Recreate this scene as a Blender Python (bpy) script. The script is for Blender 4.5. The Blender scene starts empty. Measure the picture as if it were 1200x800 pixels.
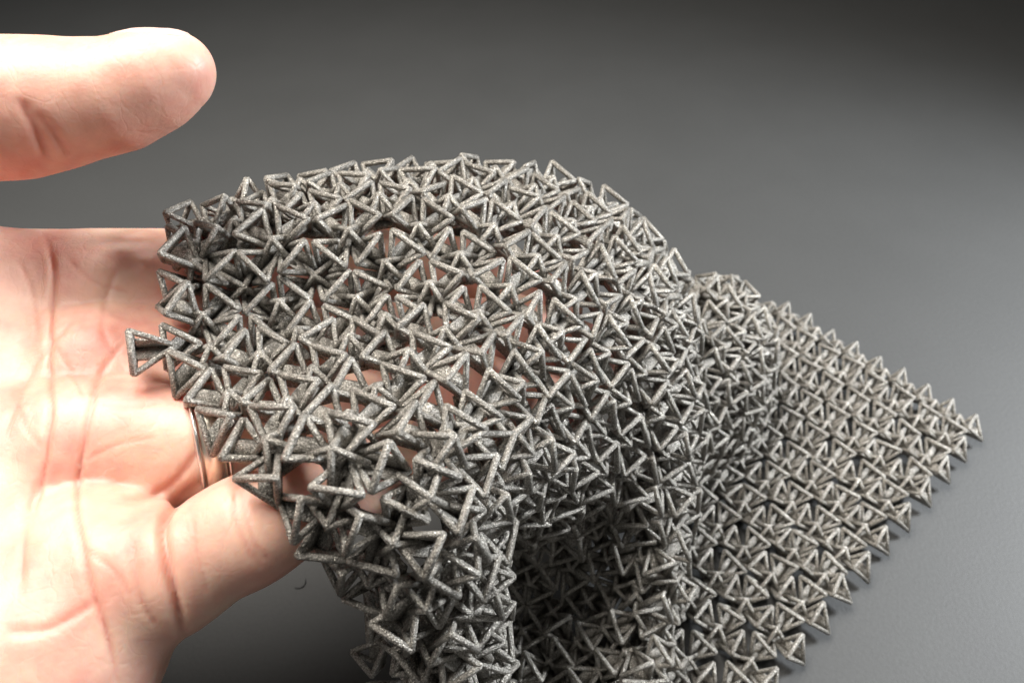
import bpy, math, random
import numpy as np
from mathutils import Vector, Matrix
from mathutils.bvhtree import BVHTree

random.seed(7); rng = np.random.default_rng(7)
MM = 0.001
scene = bpy.context.scene
COL = scene.collection

# ------------------------------------------------------------------ camera, light, exposure
PITCH = math.radians(45.0); CAM_H = 200.0; F = 933.0          # mm above the paper; focal length in px of a 1200 px frame
cam_d = bpy.data.cameras.new('camera'); cam = bpy.data.objects.new('camera', cam_d); COL.objects.link(cam)
cam.location = (0, 0, CAM_H*MM); cam.rotation_euler = (math.pi/2 - PITCH, 0, 0)
cam_d.sensor_width = 36.0; cam_d.lens = F/1200*36.0
cam_d.clip_start = 0.005; cam_d.clip_end = 50.0
cam_d.dof.use_dof = True; cam_d.dof.focus_distance = 0.140; cam_d.dof.aperture_fstop = 26.0
scene.camera = cam

world = bpy.data.worlds.new('World'); scene.world = world; world.use_nodes = True
world.node_tree.nodes['Background'].inputs[0].default_value = (1.0, 0.97, 0.93, 1)
world.node_tree.nodes['Background'].inputs[1].default_value = 0.20

def shaded_lamp(name, loc, target, radius, power, color, cone, blend):
    """a lamp under a shade: a soft-edged cone of light"""
    d = bpy.data.lights.new(name, 'SPOT'); d.shadow_soft_size = radius; d.energy = power; d.color = color
    d.spot_size = math.radians(cone); d.spot_blend = blend
    o = bpy.data.objects.new(name, d); COL.objects.link(o); o.location = loc
    o.rotation_euler = (Vector(target) - Vector(loc)).to_track_quat('-Z', 'Y').to_euler(); return o
shaded_lamp('hanging_lamp', (-0.18, 0.23, 0.62), (-0.03, 0.14, 0.06), 0.22, 38.0, (1.0, 0.95, 0.88), 94, 1.0)
shaded_lamp('desk_lamp', (0.48, 0.24, 0.30), (0.12, 0.16, 0.04), 0.07, 25.0, (0.92, 0.96, 1.0), 78, 1.0)

vs = scene.view_settings
vs.view_transform = 'Standard'; vs.look = 'None'; vs.exposure = 0.0; vs.gamma = 1.0; vs.use_curve_mapping = False
scene.display_settings.display_device = 'sRGB'

# ------------------------------------------------------------------ helpers
CP, SP = math.cos(PITCH), math.sin(PITCH)
def P(px, py, d):
    """a place in the room, in mm: seen px right / py down at d mm in front of the lens"""
    x = (px-600)/F*d; yd = (py-400)/F*d
    return np.array([x, d*CP - yd*SP, CAM_H - d*SP - yd*CP])
def proj(p):
    p = np.asarray(p, float); r = p - np.array([0, 0, CAM_H])
    d = r[..., 1]*CP - r[..., 2]*SP; yu = r[..., 1]*SP + r[..., 2]*CP
    return np.stack([600 + F*r[..., 0]/d, 400 - F*yu/d, d], -1)
def on_table(px, py, z=0.0):
    a = P(px, py, 1.0) - np.array([0, 0, CAM_H]); t = (z-CAM_H)/a[2]
    return np.array([0, 0, CAM_H]) + a*t

def mesh_from(name, v, f, smooth=True):
    m = bpy.data.meshes.new(name); m.from_pydata([tuple(x) for x in v], [], [tuple(int(i) for i in q) for q in f])
    if smooth: m.polygons.foreach_set('use_smooth', [True]*len(m.polygons))
    m.update(); return m
def new_obj(name, me, mat, parent=None):
    o = bpy.data.objects.new(name, me); COL.objects.link(o)
    if mat is not None and not me.materials: me.materials.append(mat)
    if parent is not None: o.parent = parent
    return o
def tag(o, label=None, cat=None, group=None, kind=None):
    for k, v in (('label', label), ('category', cat), ('group', group), ('kind', kind)):
        if v: o[k] = v

# ------------------------------------------------------------------ materials
def mat(name):
    m = bpy.data.materials.new(name); m.use_nodes = True
    n = m.node_tree.nodes; return m, n, m.node_tree.links, n['Principled BSDF']
def ramp(n, pts):
    r = n.new('ShaderNodeValToRGB'); e = r.color_ramp.elements
    while len(e) < len(pts): e.new(0.5)
    for q, (pos, c) in zip(e, pts): q.position = pos; q.color = (*c, 1) if len(c) == 3 else c
    return r
def noise(n, l, coord, scale, detail=3, rough=0.55):
    t = n.new('ShaderNodeTexNoise'); t.inputs['Scale'].default_value = scale; t.inputs['Detail'].default_value = detail
    t.inputs['Roughness'].default_value = rough; l.new(coord, t.inputs['Vector']); return t

def make_paper():
    m, n, l, b = mat('black_paper'); tc = n.new('ShaderNodeTexCoord'); g = tc.outputs['Object']
    a = noise(n, l, g, 900, 4, .6); c = noise(n, l, g, 22, 3)
    r = ramp(n, [(.3, (.040, .041, .0405)), (.7, (.044, .045, .0445))]); l.new(c.outputs['Fac'], r.inputs[0])
    mx = n.new('ShaderNodeMixRGB'); mx.blend_type = 'MULTIPLY'; mx.inputs[0].default_value = .35
    r2 = ramp(n, [(.3, (.7, .7, .7)), (.7, (1.2, 1.2, 1.2))]); l.new(a.outputs['Fac'], r2.inputs[0])
    l.new(r.outputs[0], mx.inputs[1]); l.new(r2.outputs[0], mx.inputs[2]); l.new(mx.outputs[0], b.inputs['Base Color'])
    b.inputs['Roughness'].default_value = .62; b.inputs['Specular IOR Level'].default_value = .5
    bp = n.new('ShaderNodeBump'); bp.inputs['Strength'].default_value = .25; bp.inputs['Distance'].default_value = .0003
    l.new(a.outputs['Fac'], bp.inputs['Height']); l.new(bp.outputs[0], b.inputs['Normal']); return m

def make_sinter():
    m, n, l, b = mat('sintered_metal'); tc = n.new('ShaderNodeTexCoord'); ge = n.new('ShaderNodeNewGeometry'); g = ge.outputs['Position']
    a = noise(n, l, g, 3400, 3, .7); c = noise(n, l, g, 120, 3); s = n.new('ShaderNodeTexVoronoi'); s.inputs['Scale'].default_value = 4500; l.new(g, s.inputs['Vector'])
    vg = n.new('ShaderNodeTexVoronoi'); vg.inputs['Scale'].default_value = 4600; l.new(g, vg.inputs['Vector'])      # fused powder grains; the brightest specks are glints painted into the colour
    mg = n.new('ShaderNodeMixRGB'); mg.inputs[0].default_value = .58; l.new(vg.outputs['Color'], mg.inputs[1]); l.new(a.outputs['Fac'], mg.inputs[2])
    bw = n.new('ShaderNodeRGBToBW'); l.new(mg.outputs[0], bw.inputs[0])
    r = ramp(n, [(.30, (.13, .122, .108)), (.52, (.29, .275, .248)), (.66, (.50, .477, .435)), (.74, (.95, .91, .81))]); l.new(bw.outputs[0], r.inputs[0])
    r2 = ramp(n, [(.35, (.84, .83, .82)), (.65, (1.1, 1.1, 1.1))]); l.new(c.outputs['Fac'], r2.inputs[0])
    mx = n.new('ShaderNodeMixRGB'); mx.blend_type = 'MULTIPLY'; mx.inputs[0].default_value = 1
    l.new(r.outputs[0], mx.inputs[1]); l.new(r2.outputs[0], mx.inputs[2]); l.new(mx.outputs[0], b.inputs['Base Color'])
    b.inputs['Metallic'].default_value = .7
    rr = ramp(n, [(0, (.30,)*3), (1, (.55,)*3)]); l.new(s.outputs['Distance'], rr.inputs[0]); l.new(rr.outputs[0], b.inputs['Roughness'])
    bp = n.new('ShaderNodeBump'); bp.inputs['Strength'].default_value = .8; bp.inputs['Distance'].default_value = .0002
    ad = n.new('ShaderNodeMath'); ad.operation = 'ADD'; l.new(a.outputs['Fac'], ad.inputs[0]); l.new(s.outputs['Distance'], ad.inputs[1])
    l.new(ad.outputs[0], bp.inputs['Height']); l.new(bp.outputs[0], b.inputs['Normal']); return m

def make_skin():
    m, n, l, b = mat('skin'); tc = n.new('ShaderNodeTexCoord'); g = tc.outputs['Object']
    a = noise(n, l, g, 42, 4, .62); c = noise(n, l, g, 260, 3)
    r = ramp(n, [(.34, (.76, .52, .40)), (.5, (.70, .41, .32)), (.64, (.63, .28, .22))]); l.new(a.outputs['Fac'], r.inputs[0])
    r2 = ramp(n, [(.3, (.94, .90, .90)), (.7, (1.04, 1.04, 1.03))]); l.new(c.outputs['Fac'], r2.inputs[0])
    mx = n.new('ShaderNodeMixRGB'); mx.blend_type = 'MULTIPLY'; mx.inputs[0].default_value = 1
    l.new(r.outputs[0], mx.inputs[1]); l.new(r2.outputs[0], mx.inputs[2])
    at = n.new('ShaderNodeAttribute'); at.attribute_name = 'crease'
    m2 = n.new('ShaderNodeMixRGB'); l.new(at.outputs['Fac'], m2.inputs[0]); l.new(mx.outputs[0], m2.inputs[1]); m2.inputs[2].default_value = (.60, .22, .15, 1)
    l.new(m2.outputs[0], b.inputs['Base Color'])
    b.inputs['Roughness'].default_value = .46; b.inputs['Specular IOR Level'].default_value = .45
    b.inputs['Subsurface Weight'].default_value = .6; b.inputs['Subsurface Radius'].default_value = (1.0, .35, .18); b.inputs['Subsurface Scale'].default_value = .005
    w = n.new('ShaderNodeTexVoronoi'); w.inputs['Scale'].default_value = 900; w.feature = 'DISTANCE_TO_EDGE'; l.new(g, w.inputs['Vector'])
    f = noise(n, l, g, 1200, 3); ad = n.new('ShaderNodeMath'); ad.operation = 'ADD'; l.new(w.outputs['Distance'], ad.inputs[0]); l.new(f.outputs['Fac'], ad.inputs[1])
    bp = n.new('ShaderNodeBump'); bp.inputs['Strength'].default_value = .22; bp.inputs['Distance'].default_value = .00018
    l.new(ad.outputs[0], bp.inputs['Height'])
    # the net of small skin lines, and the lumpy flesh under it
    wp = noise(n, l, g, 90, 3); sc = n.new('ShaderNodeVectorMath'); sc.operation = 'MULTIPLY_ADD'; l.new(wp.outputs['Color'], sc.inputs[0]); sc.inputs[1].default_value = (.012,)*3; l.new(g, sc.inputs[2])
    mp = n.new('ShaderNodeMapping'); mp.inputs['Scale'].default_value = (1.5, .8, .8); l.new(sc.outputs[0], mp.inputs['Vector'])
    vn = n.new('ShaderNodeTexVoronoi'); vn.feature = 'DISTANCE_TO_EDGE'; vn.inputs['Scale'].default_value = 170; l.new(mp.outputs[0], vn.inputs['Vector'])
    rl = ramp(n, [(0, (0, 0, 0)), (.06, (1, 1, 1))]); l.new(vn.outputs['Distance'], rl.inputs[0])
    b2 = n.new('ShaderNodeBump'); b2.inputs['Strength'].default_value = .09; b2.inputs['Distance'].default_value = .0003
    l.new(rl.outputs[0], b2.inputs['Height']); l.new(bp.outputs[0], b2.inputs['Normal'])
    b3 = n.new('ShaderNodeBump'); b3.inputs['Strength'].default_value = .2; b3.inputs['Distance'].default_value = .0016
    l.new(a.outputs['Fac'], b3.inputs['Height']); l.new(b2.outputs[0], b3.inputs['Normal']); l.new(b3.outputs[0], b.inputs['Normal']); return m

def make_simple(name, col, rough, metal=0.0):
    m, n, l, b = mat(name); tc = n.new('ShaderNodeTexCoord')
    t = noise(n, l, tc.outputs['Object'], 800, 3); r = ramp(n, [(.3, tuple(c*.9 for c in col)), (.7, tuple(min(1, c*1.08) for c in col))])
    l.new(t.outputs['Fac'], r.inputs[0]); l.new(r.outputs[0], b.inputs['Base Color'])
    b.inputs['Roughness'].default_value = rough; b.inputs['Metallic'].default_value = metal; return m
PAPER = make_paper(); SINTER = make_sinter(); SKIN = make_skin()
GOLD = make_simple('ring_gold', (.95, .87, .74), .32, 1.0); SILVER = make_simple('ring_silver', (.95, .93, .90), .28, 1.0)
NAIL = make_simple('nail', (.80, .55, .47), .3); LINT = make_simple('lint', (.035, .035, .034), .9); POWDER = make_simple('powder', (.42, .43, .42), .85)

# ------------------------------------------------------------------ backdrop: one sheet of black paper that sweeps up behind
prof = [(-900, 0), (-300, 0), (0, 0), (300, 0), (520, 0)]
R = 420.0
for k in range(1, 19):
    t = math.pi/2*k/18; prof.append((520 + R*math.sin(t), R - R*math.cos(t)))
prof.append((520+R, 1500))
v = []; f = []
for x in (-1600, 1600):
    for (y, z) in prof: v.append((x*MM, y*MM, z*MM))
np_ = len(prof)
for k in range(np_-1): f.append((k, np_+k, np_+k+1, k+1))
tag(new_obj('backdrop_paper', mesh_from('backdrop_paper', v, f), PAPER), kind='structure')

# ------------------------------------------------------------------ the two kinds of link
def tube(a, b, r, n=6, ph=0.0):
    a = np.array(a, float); b = np.array(b, float); w = b-a; w /= np.linalg.norm(w)
    h = np.array([0, 0, 1.]) if abs(w[2]) < .8 else np.array([1., 0, 0])
    e = np.cross(w, h); e /= np.linalg.norm(e); g = np.cross(w, e)
    V = []; Fc = []
    for c in (a, b):
        for k in range(n):
            t = 2*math.pi*k/n+ph; V.append(c + r*(math.cos(t)*e+math.sin(t)*g))
    for k in range(n): Fc.append((k, (k+1) % n, n+(k+1) % n, n+k))
    V.append(a - w*r*.6); V.append(b + w*r*.6)
    for k in range(n): Fc.append((2*n, (k+1) % n, k)); Fc.append((2*n+1, n+k, n+(k+1) % n))
    return V, Fc
def join(parts):
    V = []; Fc = []
    for (a, b) in parts:
        o = len(V); V += list(a); Fc += [tuple(i+o for i in q) for q in b]
    return np.array(V), Fc
def slab(pts, t):
    pts = np.array(pts, float); n = np.cross(pts[1]-pts[0], pts[2]-pts[0]); n /= np.linalg.norm(n); k = len(pts)
    V = list(pts+n*t/2)+list(pts-n*t/2); Fc = [tuple(range(k)), tuple(range(2*k-1, k-1, -1))]
    for i in range(k): j = (i+1) % k; Fc.append((i, i+k, j+k, j))
    return V, Fc
SR = 0.61
def tetra_link(r):
    j = lambda s=.22: r.normal(0, s, 3)
    A = np.array([0, 3.5, 3.1])+j(); B = np.array([0, -3.5, 3.1])+j(); C = np.array([4.1, 0, -2.5])+j(); D = np.array([-4.1, 0, -2.5])+j()
    parts = [tube(A, B, SR, 6, .3)]
    for p in (A, B):
        for q in (C, D): parts.append(tube(p, q, SR*.93, 6))
    parts.append(tube(C, D, SR*.9, 5))
    # thin web that fills the lower part of the two end faces
    m = lambda p, q, t: p*(1-t)+q*t
    parts.append(slab([C, m(C, A, .47), m(D, A, .47), D], .55)); parts.append(slab([C, m(C, B, .47), m(D, B, .47), D], .55))
    return join(parts)
def cross_link(r):
    j = lambda s=.18: r.normal(0, s, 3)
    top = np.array([0, 0, 2.5])+j(); parts = []
    for k in range(4):
        t = math.pi/2*k
        foot = np.array([4.5*math.cos(t), 4.5*math.sin(t), -1.9])+j()
        base = np.array([2.3*math.cos(t), 2.3*math.sin(t), -3.4])
        parts.append(tube(top, foot, SR*.93, 6)); parts.append(tube(foot, base, SR*.85, 5))
    parts.append(slab([[3.1, 0, -3.4], [0, 3.1, -3.4], [-3.1, 0, -3.4], [0, -3.1, -3.4]], 1.0))
    return join(parts)
TET = [tetra_link(rng) for _ in range(5)]; CRO = [cross_link(rng) for _ in range(4)]

# ------------------------------------------------------------------ the drape, as smooth sheets on which the links sit
def catmull(pts, n):
    """pts (k,...) -> n samples of a Catmull-Rom curve through them"""
    pts = np.asarray(pts, float); k = len(pts); t = np.linspace(0, k-1, n); i = np.clip(t.astype(int), 0, k-2); u = (t-i)
    ext = np.concatenate([[2*pts[0]-pts[1]], pts, [2*pts[-1]-pts[-2]]])
    p0, p1, p2, p3 = ext[i], ext[i+1], ext[i+2], ext[i+3]; u = u.reshape(-1, *([1]*(pts.ndim-1)))
    return .5*((2*p1)+(-p0+p2)*u+(2*p0-5*p1+4*p2-p3)*u*u+(-p0+3*p1-3*p2+p3)*u**3)
def resample(curve, n, den=1.0):
    s = np.concatenate([[0], np.cumsum(np.linalg.norm(np.diff(curve, axis=0), axis=1)*den)])
    q = np.linspace(0, s[-1], n); return np.stack([np.interp(q, s, curve[:, c]) for c in range(3)], -1)
def sheet(table, nu, nv, dens=None, densu=None):
    """control rows of (px, py, d) -> lattice (nv, nu, 3) of half-pitch nodes, evenly spaced along each row"""
    G = np.array([[P(*q) for q in row] for row in table])
    rows = catmull(G, 160)
    du_ = np.ones(199) if densu is None else np.interp(np.linspace(0, 1, 199), *densu)
    rows = np.stack([resample(catmull(r, 200), nu, du_) for r in rows])
    den = np.ones(159) if dens is None else np.interp(np.linspace(0, 1, 159), *dens)
    return np.stack([resample(rows[:, c], nv, den) for c in range(nu)], 1)

LINKS = []                    # (kind, variant, 4x4 matrix in mm)
def frame(pos, a, n, jit):
    n = n/np.linalg.norm(n); a = a - n*(a@n); a /= np.linalg.norm(a); b = np.cross(n, a)
    M = np.eye(4); M[:3, 0] = a; M[:3, 1] = b; M[:3, 2] = n
    if jit > 0:
        e = rng.normal(0, jit, 3); Rm = np.array(Matrix.Rotation(e[0], 3, 'X') @ Matrix.Rotation(e[1], 3, 'Y') @ Matrix.Rotation(e[2], 3, 'Z'))
        M[:3, :3] = M[:3, :3] @ Rm
    M[:3, 3] = pos + rng.normal(0, 1, 3)*jit*3.0
    return M
def lattice_links(Q, jit, first=0):
    """Q holds nodes at half pitch; even nodes carry tetrahedra, odd-odd nodes of every other cell carry crosses"""
    nv, nu, _ = Q.shape; jf = jit if callable(jit) else (lambda q: jit)
    du = np.gradient(Q, axis=1); dv = np.gradient(Q, axis=0)
    for l in range(first, nv):
        jit_ = jf(l/(nv-1))
        for k in range(0, nu):
            d1 = du[l, k]; d2 = dv[l, k]; nrm = np.cross(d2, d1)
            if np.linalg.norm(nrm) < 1e-6: continue
            if l % 2 == 0 and k % 2 == 0:
                s = 1 if ((l+k)//2) % 2 == 0 else -1
                LINKS.append(('t', rng.integers(len(TET)), frame(Q[l, k], d1/np.linalg.norm(d1)+s*d2/np.linalg.norm(d2), nrm, jit_)))
            elif l % 2 == 1 and k % 2 == 1 and ((l-1)//2+(k-1)//2) % 2 == 0:
                LINKS.append(('c', rng.integers(len(CRO)), frame(Q[l, k], d1/np.linalg.norm(d1)+d2/np.linalg.norm(d2), nrm, jit_*.8)))

# the sheet over the fingers, down the front and round the finger tips
DOME = [
 [(240,330,170),(350,290,180),(470,270,190),(590,265,198),(680,290,204),(735,345,212),(760,400,220),(745,420,232)],
 [(228,275,153),(335,228,163),(462,208,171),(582,203,178),(672,226,185),(744,272,193),(788,345,202),(765,370,222)],
 [(216,303,145),(322,280,146),(450,258,151),(575,248,160),(668,268,168),(748,318,177),(796,380,192),(775,400,218)],
 [(212,348,140),(310,335,145),(435,318,148),(560,303,150),(662,316,157),(745,362,168),(800,420,187),(780,435,216)],
 [(212,397,137),(305,385,142),(430,375,143),(552,362,142),(652,375,149),(738,412,164),(803,465,185),(785,480,216)],
 [(234,452,131),(318,443,131),(430,432,130),(545,420,133),(645,435,144),(732,470,163),(801,515,185),(785,530,216)],
 [(277,509,121),(345,502,119),(445,490,121),(548,480,127),(638,492,143),(725,520,167),(798,570,186),(780,580,214)],
 [(316,549,115),(375,535,113),(460,525,115),(548,527,122),(632,535,141),(715,560,170),(792,612,186),(775,625,210)],
 [(358,592,114),(405,575,113),(472,570,115),(552,572,121),(616,580,152),(700,606,183),(785,652,184),(770,665,206)],
 [(382,642,118),(432,620,115),(495,612,116),(561,613,125),(578,628,176),(689,662,189),(778,695,182),(765,705,202)],
 [(436,690,124),(470,672,118),(515,664,119),(564,668,131),(560,682,186),(681,716,189),(770,742,180),(758,752,198)],
 [(474,742,132),(494,730,125),(525,722,125),(566,726,138),(552,742,184),(676,768,185),(762,790,176),(752,800,191)],
 [(492,798,140),(506,790,133),(533,785,133),(568,790,146),(550,800,180),(670,825,180),(754,840,172),(745,850,183)],
 [(496,870,149),(510,870,143),(537,870,143),(572,870,156),(555,870,174),(665,885,175),(746,895,167),(738,905,176)],
]
def spaced(table, nu, vp, pitch, densu, jit, first=0):
    """a sheet whose row spacing follows pitch (mm) from its upper to its lower end"""
    vp = np.array(vp); pitch = np.array(pitch)
    ln = (np.linalg.norm(np.diff(sheet(table, nu, 160, None, densu), axis=0), axis=2).mean(1)/np.interp(np.linspace(0, 1, 159), vp, pitch)).sum()
    lattice_links(sheet(table, nu, int(round(2*ln))//2*2+1, (vp, 1/pitch), densu), jit, first)
# bunched up over the upper fingers, pulled smooth over the lower ones, bunched again where it hangs
spaced(DOME[:5], 45, (0, .5, 1), (6.2, 6.2, 6.4), None, .12)
spaced(DOME[4:], 43, (0, .15, .42, .5, 1), (6.4, 7.0, 7.0, 6.0, 5.7), ((0, .45, .55, 1), (1.05, 1, 1.15, 1.15)), lambda q: float(np.interp(q, (0, .15, .4, .5, 1), (.12, .07, .07, .13, .13))), 1)
def settle(n=60):
    """links cannot share space: neighbours push one another apart until they lie beside or on top of each other"""
    X0 = np.array([q[2][:3, 3] for q in LINKS]); X = X0.copy(); isT = np.array([q[0] == 't' for q in LINKS]); N = np.array([q[2][:3, 2] for q in LINKS])
    D = np.linalg.norm(X[:, None]-X[None], axis=2); I, J = np.nonzero(np.triu(D < 14, 1)); dm = np.where(isT[I] & isT[J], 6.7, np.where(isT[I] != isT[J], 4.6, 8.0))
    for _ in range(n):
        d = X[J]-X[I]; L = np.linalg.norm(d, axis=1)+1e-6; pen = np.clip(dm-L, 0, None); u = d/L[:, None]*(pen*.22)[:, None]
        np.add.at(X, J, u); np.add.at(X, I, -u); X += (X0-X)*.05
    off = X-X0; X = X0+off*np.minimum(1, 4.0/np.maximum(1e-6, np.linalg.norm(off, axis=1)))[:, None]
    for q, x in zip(LINKS, X): q[2][:3, 3] = x
settle()
# the fold behind, going down to the paper
HUMP = [
 [(740,400,258),(790,372,262),(832,362,264),(864,372,268),(884,410,276),(862,460,286)],
 [(740,372,236),(795,348,230),(838,333,230),(876,354,233),(899,398,240),(874,440,270)],
 [(735,420,220),(790,392,215),(838,384,217),(877,400,224),(898,432,236),(872,470,264)],
 [(735,480,211),(790,455,208),(836,447,212),(870,456,222),(887,480,236),(862,505,257)],
 [(735,545,206),(790,520,206),(830,509,216),(856,513,230),(867,526,242),(848,540,252)],
 [(735,600,204),(785,570,212),(815,552,228),(832,548,241),(840,550,246),(838,555,249)],
]
lattice_links(sheet(HUMP, 29, 29), .13)
# the corner that lies flat on the paper
ZF = 4.6
c0 = on_table(1122, 494, ZF); e1 = (on_table(888, 764, ZF)-c0)/8; e2 = (on_table(884, 349, ZF)-c0)/8
def flat_pos(i, j):
    p = c0+e1*.835*i+e2*.90*j+np.array([0, .14, 0])*i*j
    w = np.array([math.sin(i*.9+j*.5)+.6*math.sin(j*1.3-i*.4), math.cos(i*.7-j*.8), 0])*.45
    w[2] = max(0, .6*math.sin(i*.55+j*.4)); return p+w
up = np.array([0, 0, 1.])
def flat_ok(p):
    q = proj(p); return q[0] > 765-(q[1]-700)*.1 and q[1] < 900 and not (q[1] < 400 and q[0] < 902) and not (q[1] < 535 and q[0] < 878) 
for i in range(0, 21):
    for j in range(0, 25):
        if flat_ok(flat_pos(i, j)): LINKS.append(('c', rng.integers(len(CRO)), frame(flat_pos(i, j), np.array([-1, -.95, 0]), up, .06)))
        for (di, dj, ax) in ((-.5, 0, np.array([-1, -.95, 0])), (0, -.5, np.array([-1, .85, 0]))):
            p = flat_pos(i+di, j+dj)
            if flat_ok(p) and not (i == 0 and di):
                LINKS.append(('t', rng.integers(len(TET)), frame(p, ax, up, .075)))
# one link that dangles off the edge onto the palm
LINKS.append(('t', 0, frame(P(170, 410, 132), np.array([.8, -.3, .3]), np.array([-.3, -.8, .6]), 0)))

for (q, ax, nn) in (((438, 768, 160), (.2, .3, 1), (-.7, -.6, .3)), ((447, 808, 162), (1, .3, .2), (-.5, -.8, .4)), ((578, 782, 150), (.3, .2, 1), (.8, -.6, .2))):
    LINKS.append(('t', 1, frame(P(*q), np.array(ax, float), np.array(nn, float), 0)))
def place(M, V):
    return V @ (M[:3, :3].T) + M[:3, 3]
# which links does the camera see, and how large
allV = []; allF = []; own = []; off = 0
for li, (k, vi, M) in enumerate(LINKS):
    V, Fc = (TET if k == 't' else CRO)[vi]; allV.append(place(M, V)); allF += [tuple(i+off for i in q) for q in Fc]; own += [li]*len(Fc); off += len(V)
bvh = BVHTree.FromPolygons([tuple(x) for x in np.concatenate(allV)], allF)
eye = Vector((0, 0, CAM_H)); seen = np.zeros(len(LINKS))
for li, (k, vi, M) in enumerate(LINKS):
    V = allV[li]; q = proj(V); inside = (q[:, 0] > 0) & (q[:, 0] < 1200) & (q[:, 1] > 0) & (q[:, 1] < 800)
    if not inside.any(): continue
    cnt = 0; idx = np.nonzero(inside)[0][::3]
    for t in idx:
        d = Vector(V[t])-eye; h = bvh.ray_cast(eye, d.normalized())
        if h[0] is not None and own[h[2]] == li: cnt += 1
    seen[li] = cnt/max(1, len(V)//3)*1e4/(q[:, 2].mean()**2)
cloth = bpy.data.objects.new('chainmail_fabric', None); COL.objects.link(cloth); cloth.location = (0, .14, 0)
tag(cloth, 'grey metallic chainmail fabric of linked triangular frames draped over the hand', 'chainmail fabric')
inv = Matrix.Translation((0, -.14, 0))
def to_m(V): return V*MM - np.array([0, .14, 0])
for kind, base, name, rest in (('t', TET, 'tetrahedron_link', 'further_tetrahedron_links'), ('c', CRO, 'cross_link', 'further_cross_links')):
    ids = [i for i, q in enumerate(LINKS) if q[0] == kind]
    big = set(sorted(ids, key=lambda i: -seen[i])[:300]); big = {i for i in big if seen[i] > 0}
    meshes = [mesh_from(name, V*MM, Fc) for V, Fc in base]
    for m in meshes: m.materials.append(SINTER)
    for i in sorted(big):
        M = LINKS[i][2].copy(); M[:3, 3] = to_m(M[:3, 3])
        o = new_obj(name, meshes[LINKS[i][1]], None, cloth); o.matrix_basis = Matrix(M.tolist())
    V = []; Fc = []; off = 0
    for i in ids:
        if i in big: continue
        bv, bf = base[LINKS[i][1]]; V.append(to_m(allV[i])); Fc += [tuple(x+off for x in q) for q in bf]; off += len(bv)
    o = new_obj(rest, mesh_from(rest, np.concatenate(V), Fc), SINTER, cloth); o['kind'] = 'stuff'
print('links', len(LINKS), 'seen', (seen > 0).sum())

# ------------------------------------------------------------------ hand
def cone(p, a, b, ra, rb):
    ab = b-a; t = np.clip(((p-a)@ab)/(ab@ab), 0, 1); return np.linalg.norm(p-a-t[:, None]*ab, axis=1)-(ra+(rb-ra)*t)
def smin(a, b, k):
    h = np.clip(.5+.5*(b-a)/k, 0, 1); return b*(1-h)+a*h-k*h*(1-h)
def chain(p, pts, k=3.0):
    d = None
    for (a, ra), (b, rb) in zip(pts[:-1], pts[1:]):
        c = cone(p, a, b, ra, rb); d = c if d is None else smin(d, c, k)
    return d
FIN = {
 'index':  [(P(120,345,154), 10.5), (P(250,335,162), 9.4), (P(420,305,176), 8.6), (P(560,320,188), 7.8), (P(650,360,196), 7.0)],
 'middle': [(P(120,430,146), 11), (P(260,430,156), 9.6), (P(430,405,166), 8.8), (P(600,390,178), 8.2), (P(690,415,190), 7.2)],
 'ring':   [(P(100,515,137), 10.5), (P(235,522,138), 9.0), (P(400,490,148), 8.7), (P(560,465,156), 8.0), (P(655,480,168), 7.0)],
 'little': [(P(110,660,124), 11), (P(205,668,121.5), 8.8), (P(290,622,122), 8.1), (P(385,575,128), 7.6), (P(480,545,136), 7.0), (P(545,535,142), 6.0)],
}
PALM = [
 [(P(-330,420,150), 17), (P(-60,345,150), 12.5), (P(215,330,161), 10.3)],
 [(P(-330,470,145), 17), (P(-60,450,143), 13), (P(225,425,155), 10.8)],
 [(P(-330,540,138), 17), (P(-60,560,133), 13), (P(165,515,139), 10.5)],
 [(P(-330,640,130), 18), (P(-60,690,123), 14.5), (P(80,755,120), 11.5), (P(155,680,122), 10)],
 [(P(-330,640,130), 18), (P(-40,800,118), 15), (P(62,790,119), 12.5)],
 [(P(90,580,137), 8), (P(172,572,139), 6)],
 [(P(-520,530,150), 24), (P(-330,530,142), 21)],
 [(P(-900,560,160), 30), (P(-520,530,150), 25)],
]
THUMB = [(P(-330,420,146), 15), (P(-230,230,138), 13.5), (P(-90,138,133), 12.3), (P(20,127,131), 10.5), (P(75,120,131), 9.2), (P(135,112,131), 8.1), (P(185,92,131), 7.0), (P(212,81,131), 5.4)]
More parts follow.
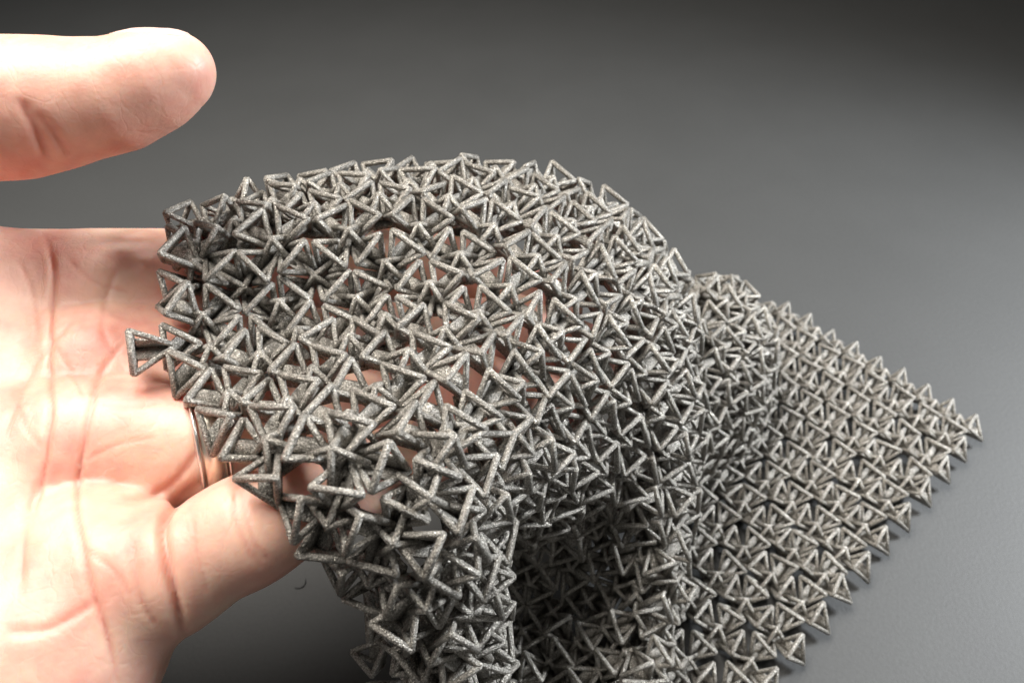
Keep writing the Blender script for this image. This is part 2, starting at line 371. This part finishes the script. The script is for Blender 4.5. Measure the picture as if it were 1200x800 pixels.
CREASES = [  # polylines on the skin: px, py, d; width, depth, colour
 ([(50,268,149),(62,310,146),(62,350,144),(58,420,138),(60,480,133),(50,560,128),(30,640,122)], .4, .4, .55),
 ([(150,395,146),(118,440,142),(102,500,136),(92,560,128),(92,610,122),(105,680,113),(128,750,110),(140,810,108)], .4, .42, .6),
 ([(250,555,122),(215,580,117),(192,612,113),(196,660,112),(208,710,113),(216,750,116)], .6, 1.3, .55),
 ([(232,500,134),(228,535,132),(190,575,124),(140,585,120)], .6, .45, .35),
 ([(150,620,114),(165,700,110),(190,740,112)], .6, .3, .25),
 ([(45,560,124),(30,620,118),(22,700,112)], .5, .3, .3),
 ([(5,740,110),(60,735,108),(120,700,108)], .7, .3, .3),
 ([(140,300,152),(120,380,146),(150,440,140)], .5, .2, .2),
 ([(0,520,128),(40,430,136),(90,370,142)], .5, .22, .25),
 ([(278,562,115),(276,600,113),(290,640,113),(310,668,116)], .5, .28, .25),
 ([(285,560,115),(286,600,113),(302,640,113),(320,660,116)], .4, .22, .2),
 ([(105,470,138),(150,478,137),(195,470,138)], .3, .14, .3),
 ([(98,540,130),(140,520,130),(185,512,132)], .3, .12, .25),
 ([(62,400,140),(85,440,137),(100,470,135)], .3, .12, .3),
 ([(75,300,148),(110,330,147),(160,345,147)], .3, .12, .25),
 ([(20,300,148),(38,345,145),(45,400,141)], .3, .14, .3),
 ([(96,640,118),(130,665,114),(160,705,112)], .3, .14, .3),
 ([(10,450,136),(30,500,132),(55,530,130)], .3, .12, .25),
 ([(225,600,113),(232,650,111),(246,700,113)], .3, .12, .2),
 ([(22,112,121),(34,140,121),(48,168,122),(60,190,124)], .8, .4, .4),
 ([(40,130,121),(58,150,121),(74,172,122),(82,184,124)], .8, .35, .35),
 ([(30,118,121),(44,150,121),(58,182,123)], .7, .25, .3),
]
def sdf0(p):
    pal = None
    for q in PALM:
        c = chain(p, q, 6.0); pal = c if pal is None else smin(pal, c, 9.0)
    d = smin(pal, chain(p, THUMB, 4.0), 8.0); out = d
    for q in FIN.values():
        out = np.minimum(out, smin(d, chain(p, q, 3.0), 4.5))
    return out
def crease_terms(p):
    dep = np.zeros(len(p)); col = np.zeros(len(p)); PQ = proj(p)
    for pts, w, dp, cl in CREASES:
        c = catmull([P(*q) for q in pts], 30); n = len(c)
        # distance across the line of sight only matters near the skin, so lines are followed in a tube 5 mm deep
        cq = proj(c); lo2 = cq[:, :2].min(0)-30; hi2 = cq[:, :2].max(0)+30
        sel = np.nonzero(((PQ[:, :2] > lo2) & (PQ[:, :2] < hi2)).all(1) & (np.abs(PQ[:, 2]-cq[:, 2].mean()) < 45))[0]
        if not len(sel): continue
        pq = PQ[sel]; sc = (pq[:, 2]/F)[:, None]; dm = np.full(len(sel), 1e9); tt = np.zeros(len(sel))
        for i in range(n-1):
            a, b = cq[i, :2], cq[i+1, :2]; ab = b-a; t = np.clip(((pq[:, :2]-a)@ab)/(ab@ab), 0, 1)
            dd = np.linalg.norm((pq[:, :2]-a-t[:, None]*ab)*sc, axis=1); u = dd < dm; dm[u] = dd[u]; tt[u] = (i+t[u])/(n-1)
        near = np.exp(-((pq[:, 2]-np.interp(tt, np.linspace(0, 1, n), cq[:, 2]))/14.0)**4)
        fade = np.clip(np.minimum(tt, 1-tt)/.15, 0, 1)*near
        dep[sel] += dp*fade*np.exp(-(dm/w)**2); col[sel] = np.maximum(col[sel], cl*fade*np.exp(-(dm/(w*1.3))**2))
        dep[sel] -= dp*.15*fade*np.exp(-((dm-w*3.2)/(w*2.2))**2)
    return dep, col
lo = np.array([-215., 20, 50]); hi = np.array([75., 185, 170]); st = 2.0
axs = [np.arange(lo[k], hi[k], st) for k in range(3)]
gx = np.stack(np.meshgrid(*axs, indexing='ij'), -1); shp = gx.shape[:3]
Fld = sdf0(gx.reshape(-1, 3)).reshape(shp)
def surface_nets(Fd):
    s = Fd < 0; c = np.zeros(tuple(n-1 for n in Fd.shape), int)
    for a in (0, 1):
        for b in (0, 1):
            for d in (0, 1): c += s[a:a+c.shape[0], b:b+c.shape[1], d:d+c.shape[2]]
    act = (c > 0) & (c < 8); idx = -np.ones(act.shape, int); cells = np.argwhere(act); idx[act] = np.arange(len(cells))
    V = np.zeros((len(cells), 3)); W = np.zeros(len(cells))
    cs = [np.array(q) for q in ((0,0,0),(1,0,0),(0,1,0),(1,1,0),(0,0,1),(1,0,1),(0,1,1),(1,1,1))]
    for i in range(8):
        for j in range(i+1, 8):
            if np.abs(cs[i]-cs[j]).sum() != 1: continue
            A = cells+cs[i]; B = cells+cs[j]; fa = Fd[tuple(A.T)]; fb = Fd[tuple(B.T)]; x = (fa < 0) != (fb < 0)
            t = np.where(x, fa/np.where(x, fa-fb, 1), 0); V += np.where(x[:, None], A+(B-A)*t[:, None], 0); W += x
    V /= W[:, None]; faces = []
    for ax in range(3):
        sl0 = [slice(None)]*3; sl1 = [slice(None)]*3; sl0[ax] = slice(0, -1); sl1[ax] = slice(1, None)
        a = s[tuple(sl0)]; b = s[tuple(sl1)]; e = np.argwhere(a != b); u, w = [(1, 2), (2, 0), (0, 1)][ax]
        ok = (e[:, u] > 0) & (e[:, w] > 0) & (e[:, u] < act.shape[u]) & (e[:, w] < act.shape[w]); e = e[ok]
        def at(du, dw):
            q = e.copy(); q[:, u] += du; q[:, w] += dw; return idx[tuple(q.T)]
        quad = np.stack([at(-1, -1), at(0, -1), at(0, 0), at(-1, 0)], 1); flip = ~a[tuple(e.T)]
        quad[flip] = quad[flip][:, ::-1]; faces.append(quad)
    return V, np.concatenate(faces)
V, Fc = surface_nets(Fld); V = V*st+lo
me = mesh_from('hand', V*MM, Fc); hand = new_obj('hand', me, SKIN)
bpy.context.view_layer.objects.active = hand
sm = hand.modifiers.new('s', 'SMOOTH'); sm.iterations = 4; sub = hand.modifiers.new('d', 'SUBSURF'); sub.levels = 2; sub.render_levels = 2
dg = bpy.context.evaluated_depsgraph_get(); me2 = bpy.data.meshes.new_from_object(hand.evaluated_get(dg)); hand.modifiers.clear()
hand.data = me2; bpy.data.meshes.remove(me); me2.name = 'hand'
n = len(me2.vertices); co = np.empty(n*3); me2.vertices.foreach_get('co', co); co = co.reshape(-1, 3)/MM
def grad(p, h=.4):
    g = np.stack([sdf0(p+np.eye(3)[k]*h)-sdf0(p-np.eye(3)[k]*h) for k in range(3)], 1); return g/np.maximum(np.linalg.norm(g, axis=1), 1e-6)[:, None]
g = grad(co); co -= g*np.clip(sdf0(co), -1.2, 1.2)[:, None]*.8
dep, colr = crease_terms(co)
co -= g*dep[:, None]
me2.vertices.foreach_set('co', (co*MM).ravel()); me2.polygons.foreach_set('use_smooth', [True]*len(me2.polygons))
at = me2.attributes.new('crease', 'FLOAT', 'POINT'); at.data.foreach_set('value', colr); me2.update()
tag(hand, 'open left hand with fair skin holding the chainmail up from below, thumb apart', 'hand')
print('hand verts', n)

# ------------------------------------------------------------------ ring on the ring finger
a, b = FIN['ring'][1][0], FIN['ring'][2][0]; w = (b-a)/np.linalg.norm(b-a); c = a+w*1.5
e = np.cross(w, [0, 0, 1.]); e /= np.linalg.norm(e); gg = np.cross(w, e)
ring = bpy.data.objects.new('ring', None); COL.objects.link(ring); ring.location = c*MM
tag(ring, 'polished gold and silver band on the ring finger at the edge of the chainmail', 'ring')
def band(name, w0, w1, r0, r1, m):
    sec = [(w0, r0), (w0+.25, r1-.1), ((w0+w1)/2, r1), (w1-.25, r1-.1), (w1, r0)]; V = []; Fq = []; N = 64
    for k in range(N):
        t = 2*math.pi*k/N
        for (x, r) in sec: V.append((w*x+r*(math.cos(t)*e+math.sin(t)*gg))*MM)
    s = len(sec)
    for k in range(N):
        for q in range(s): Fq.append((k*s+q, k*s+(q+1) % s, ((k+1) % N)*s+(q+1) % s, ((k+1) % N)*s+q))
    new_obj(name, mesh_from(name, V, Fq), m, ring)
band('edge_band', -2.7, -1.8, 9.0, 10.7, SILVER); band('centre_band', -1.8, 1.8, 9.0, 10.6, GOLD); band('edge_band', 1.8, 2.7, 9.0, 10.7, SILVER)

# ------------------------------------------------------------------ thumbnail, seen along its edge
def march(p, d, n=40):
    p = p.copy()
    for _ in range(n): p += d*np.clip(sdf0(p), -2, 2)[:, None]
    return p
t0, t1 = THUMB[-2][0], THUMB[-1][0]; ax = (t1-t0)/np.linalg.norm(t1-t0); up_ = np.array([-.15, .62, .77]); up_ -= ax*(up_@ax); up_ /= np.linalg.norm(up_); sd = np.cross(ax, up_)
V = []; Fq = []; NS, NT = 11, 9
for i in range(NS):
    for j in range(NT):
        x = -7.5+11.0*i/(NS-1); wv = 4.6*math.sqrt(max(.05, 1-((x+2)/6.2)**4)); y = wv*(2*j/(NT-1)-1)
        V.append(t1+ax*x+sd*y+up_*14)
V = np.array(V); V = march(V, np.tile(-up_, (len(V), 1)))+up_*.08
W = np.concatenate([V, V-up_*.5])
for i in range(NS-1):
    for j in range(NT-1):
        q = [i*NT+j, (i+1)*NT+j, (i+1)*NT+j+1, i*NT+j+1]; Fq.append(q); Fq.append([k+NS*NT for k in q[::-1]])
rim = [i*NT for i in range(NS)]+[(NS-1)*NT+j for j in range(1, NT)]+[i*NT+NT-1 for i in range(NS-2, -1, -1)]+[j for j in range(NT-2, 0, -1)]
for a_, b_ in zip(rim, rim[1:]+rim[:1]): Fq.append([b_, a_, a_+NS*NT, b_+NS*NT])
new_obj('thumbnail', mesh_from('thumbnail', W*MM, Fq), NAIL, hand)
# ------------------------------------------------------------------ a curl of lint on the paper
c = on_table(350, 684); pts = catmull([c+np.array(q)*.5 for q in ((3.2, 3, .3), (3.6, .5, .7), (2.6, -1.8, .4), (.2, -2.6, .35), (-1.6, -2.2, .5))], 14); parts = []
for p0, p1 in zip(pts[:-1], pts[1:]): parts.append(tube(p0, p1, .12, 5))
V, Fq = join(parts); lint = new_obj('lint_fibre', mesh_from('lint_fibre', V*MM, Fq), LINT)
tag(lint, 'tiny dark curl of lint on the paper below the little finger', 'lint')
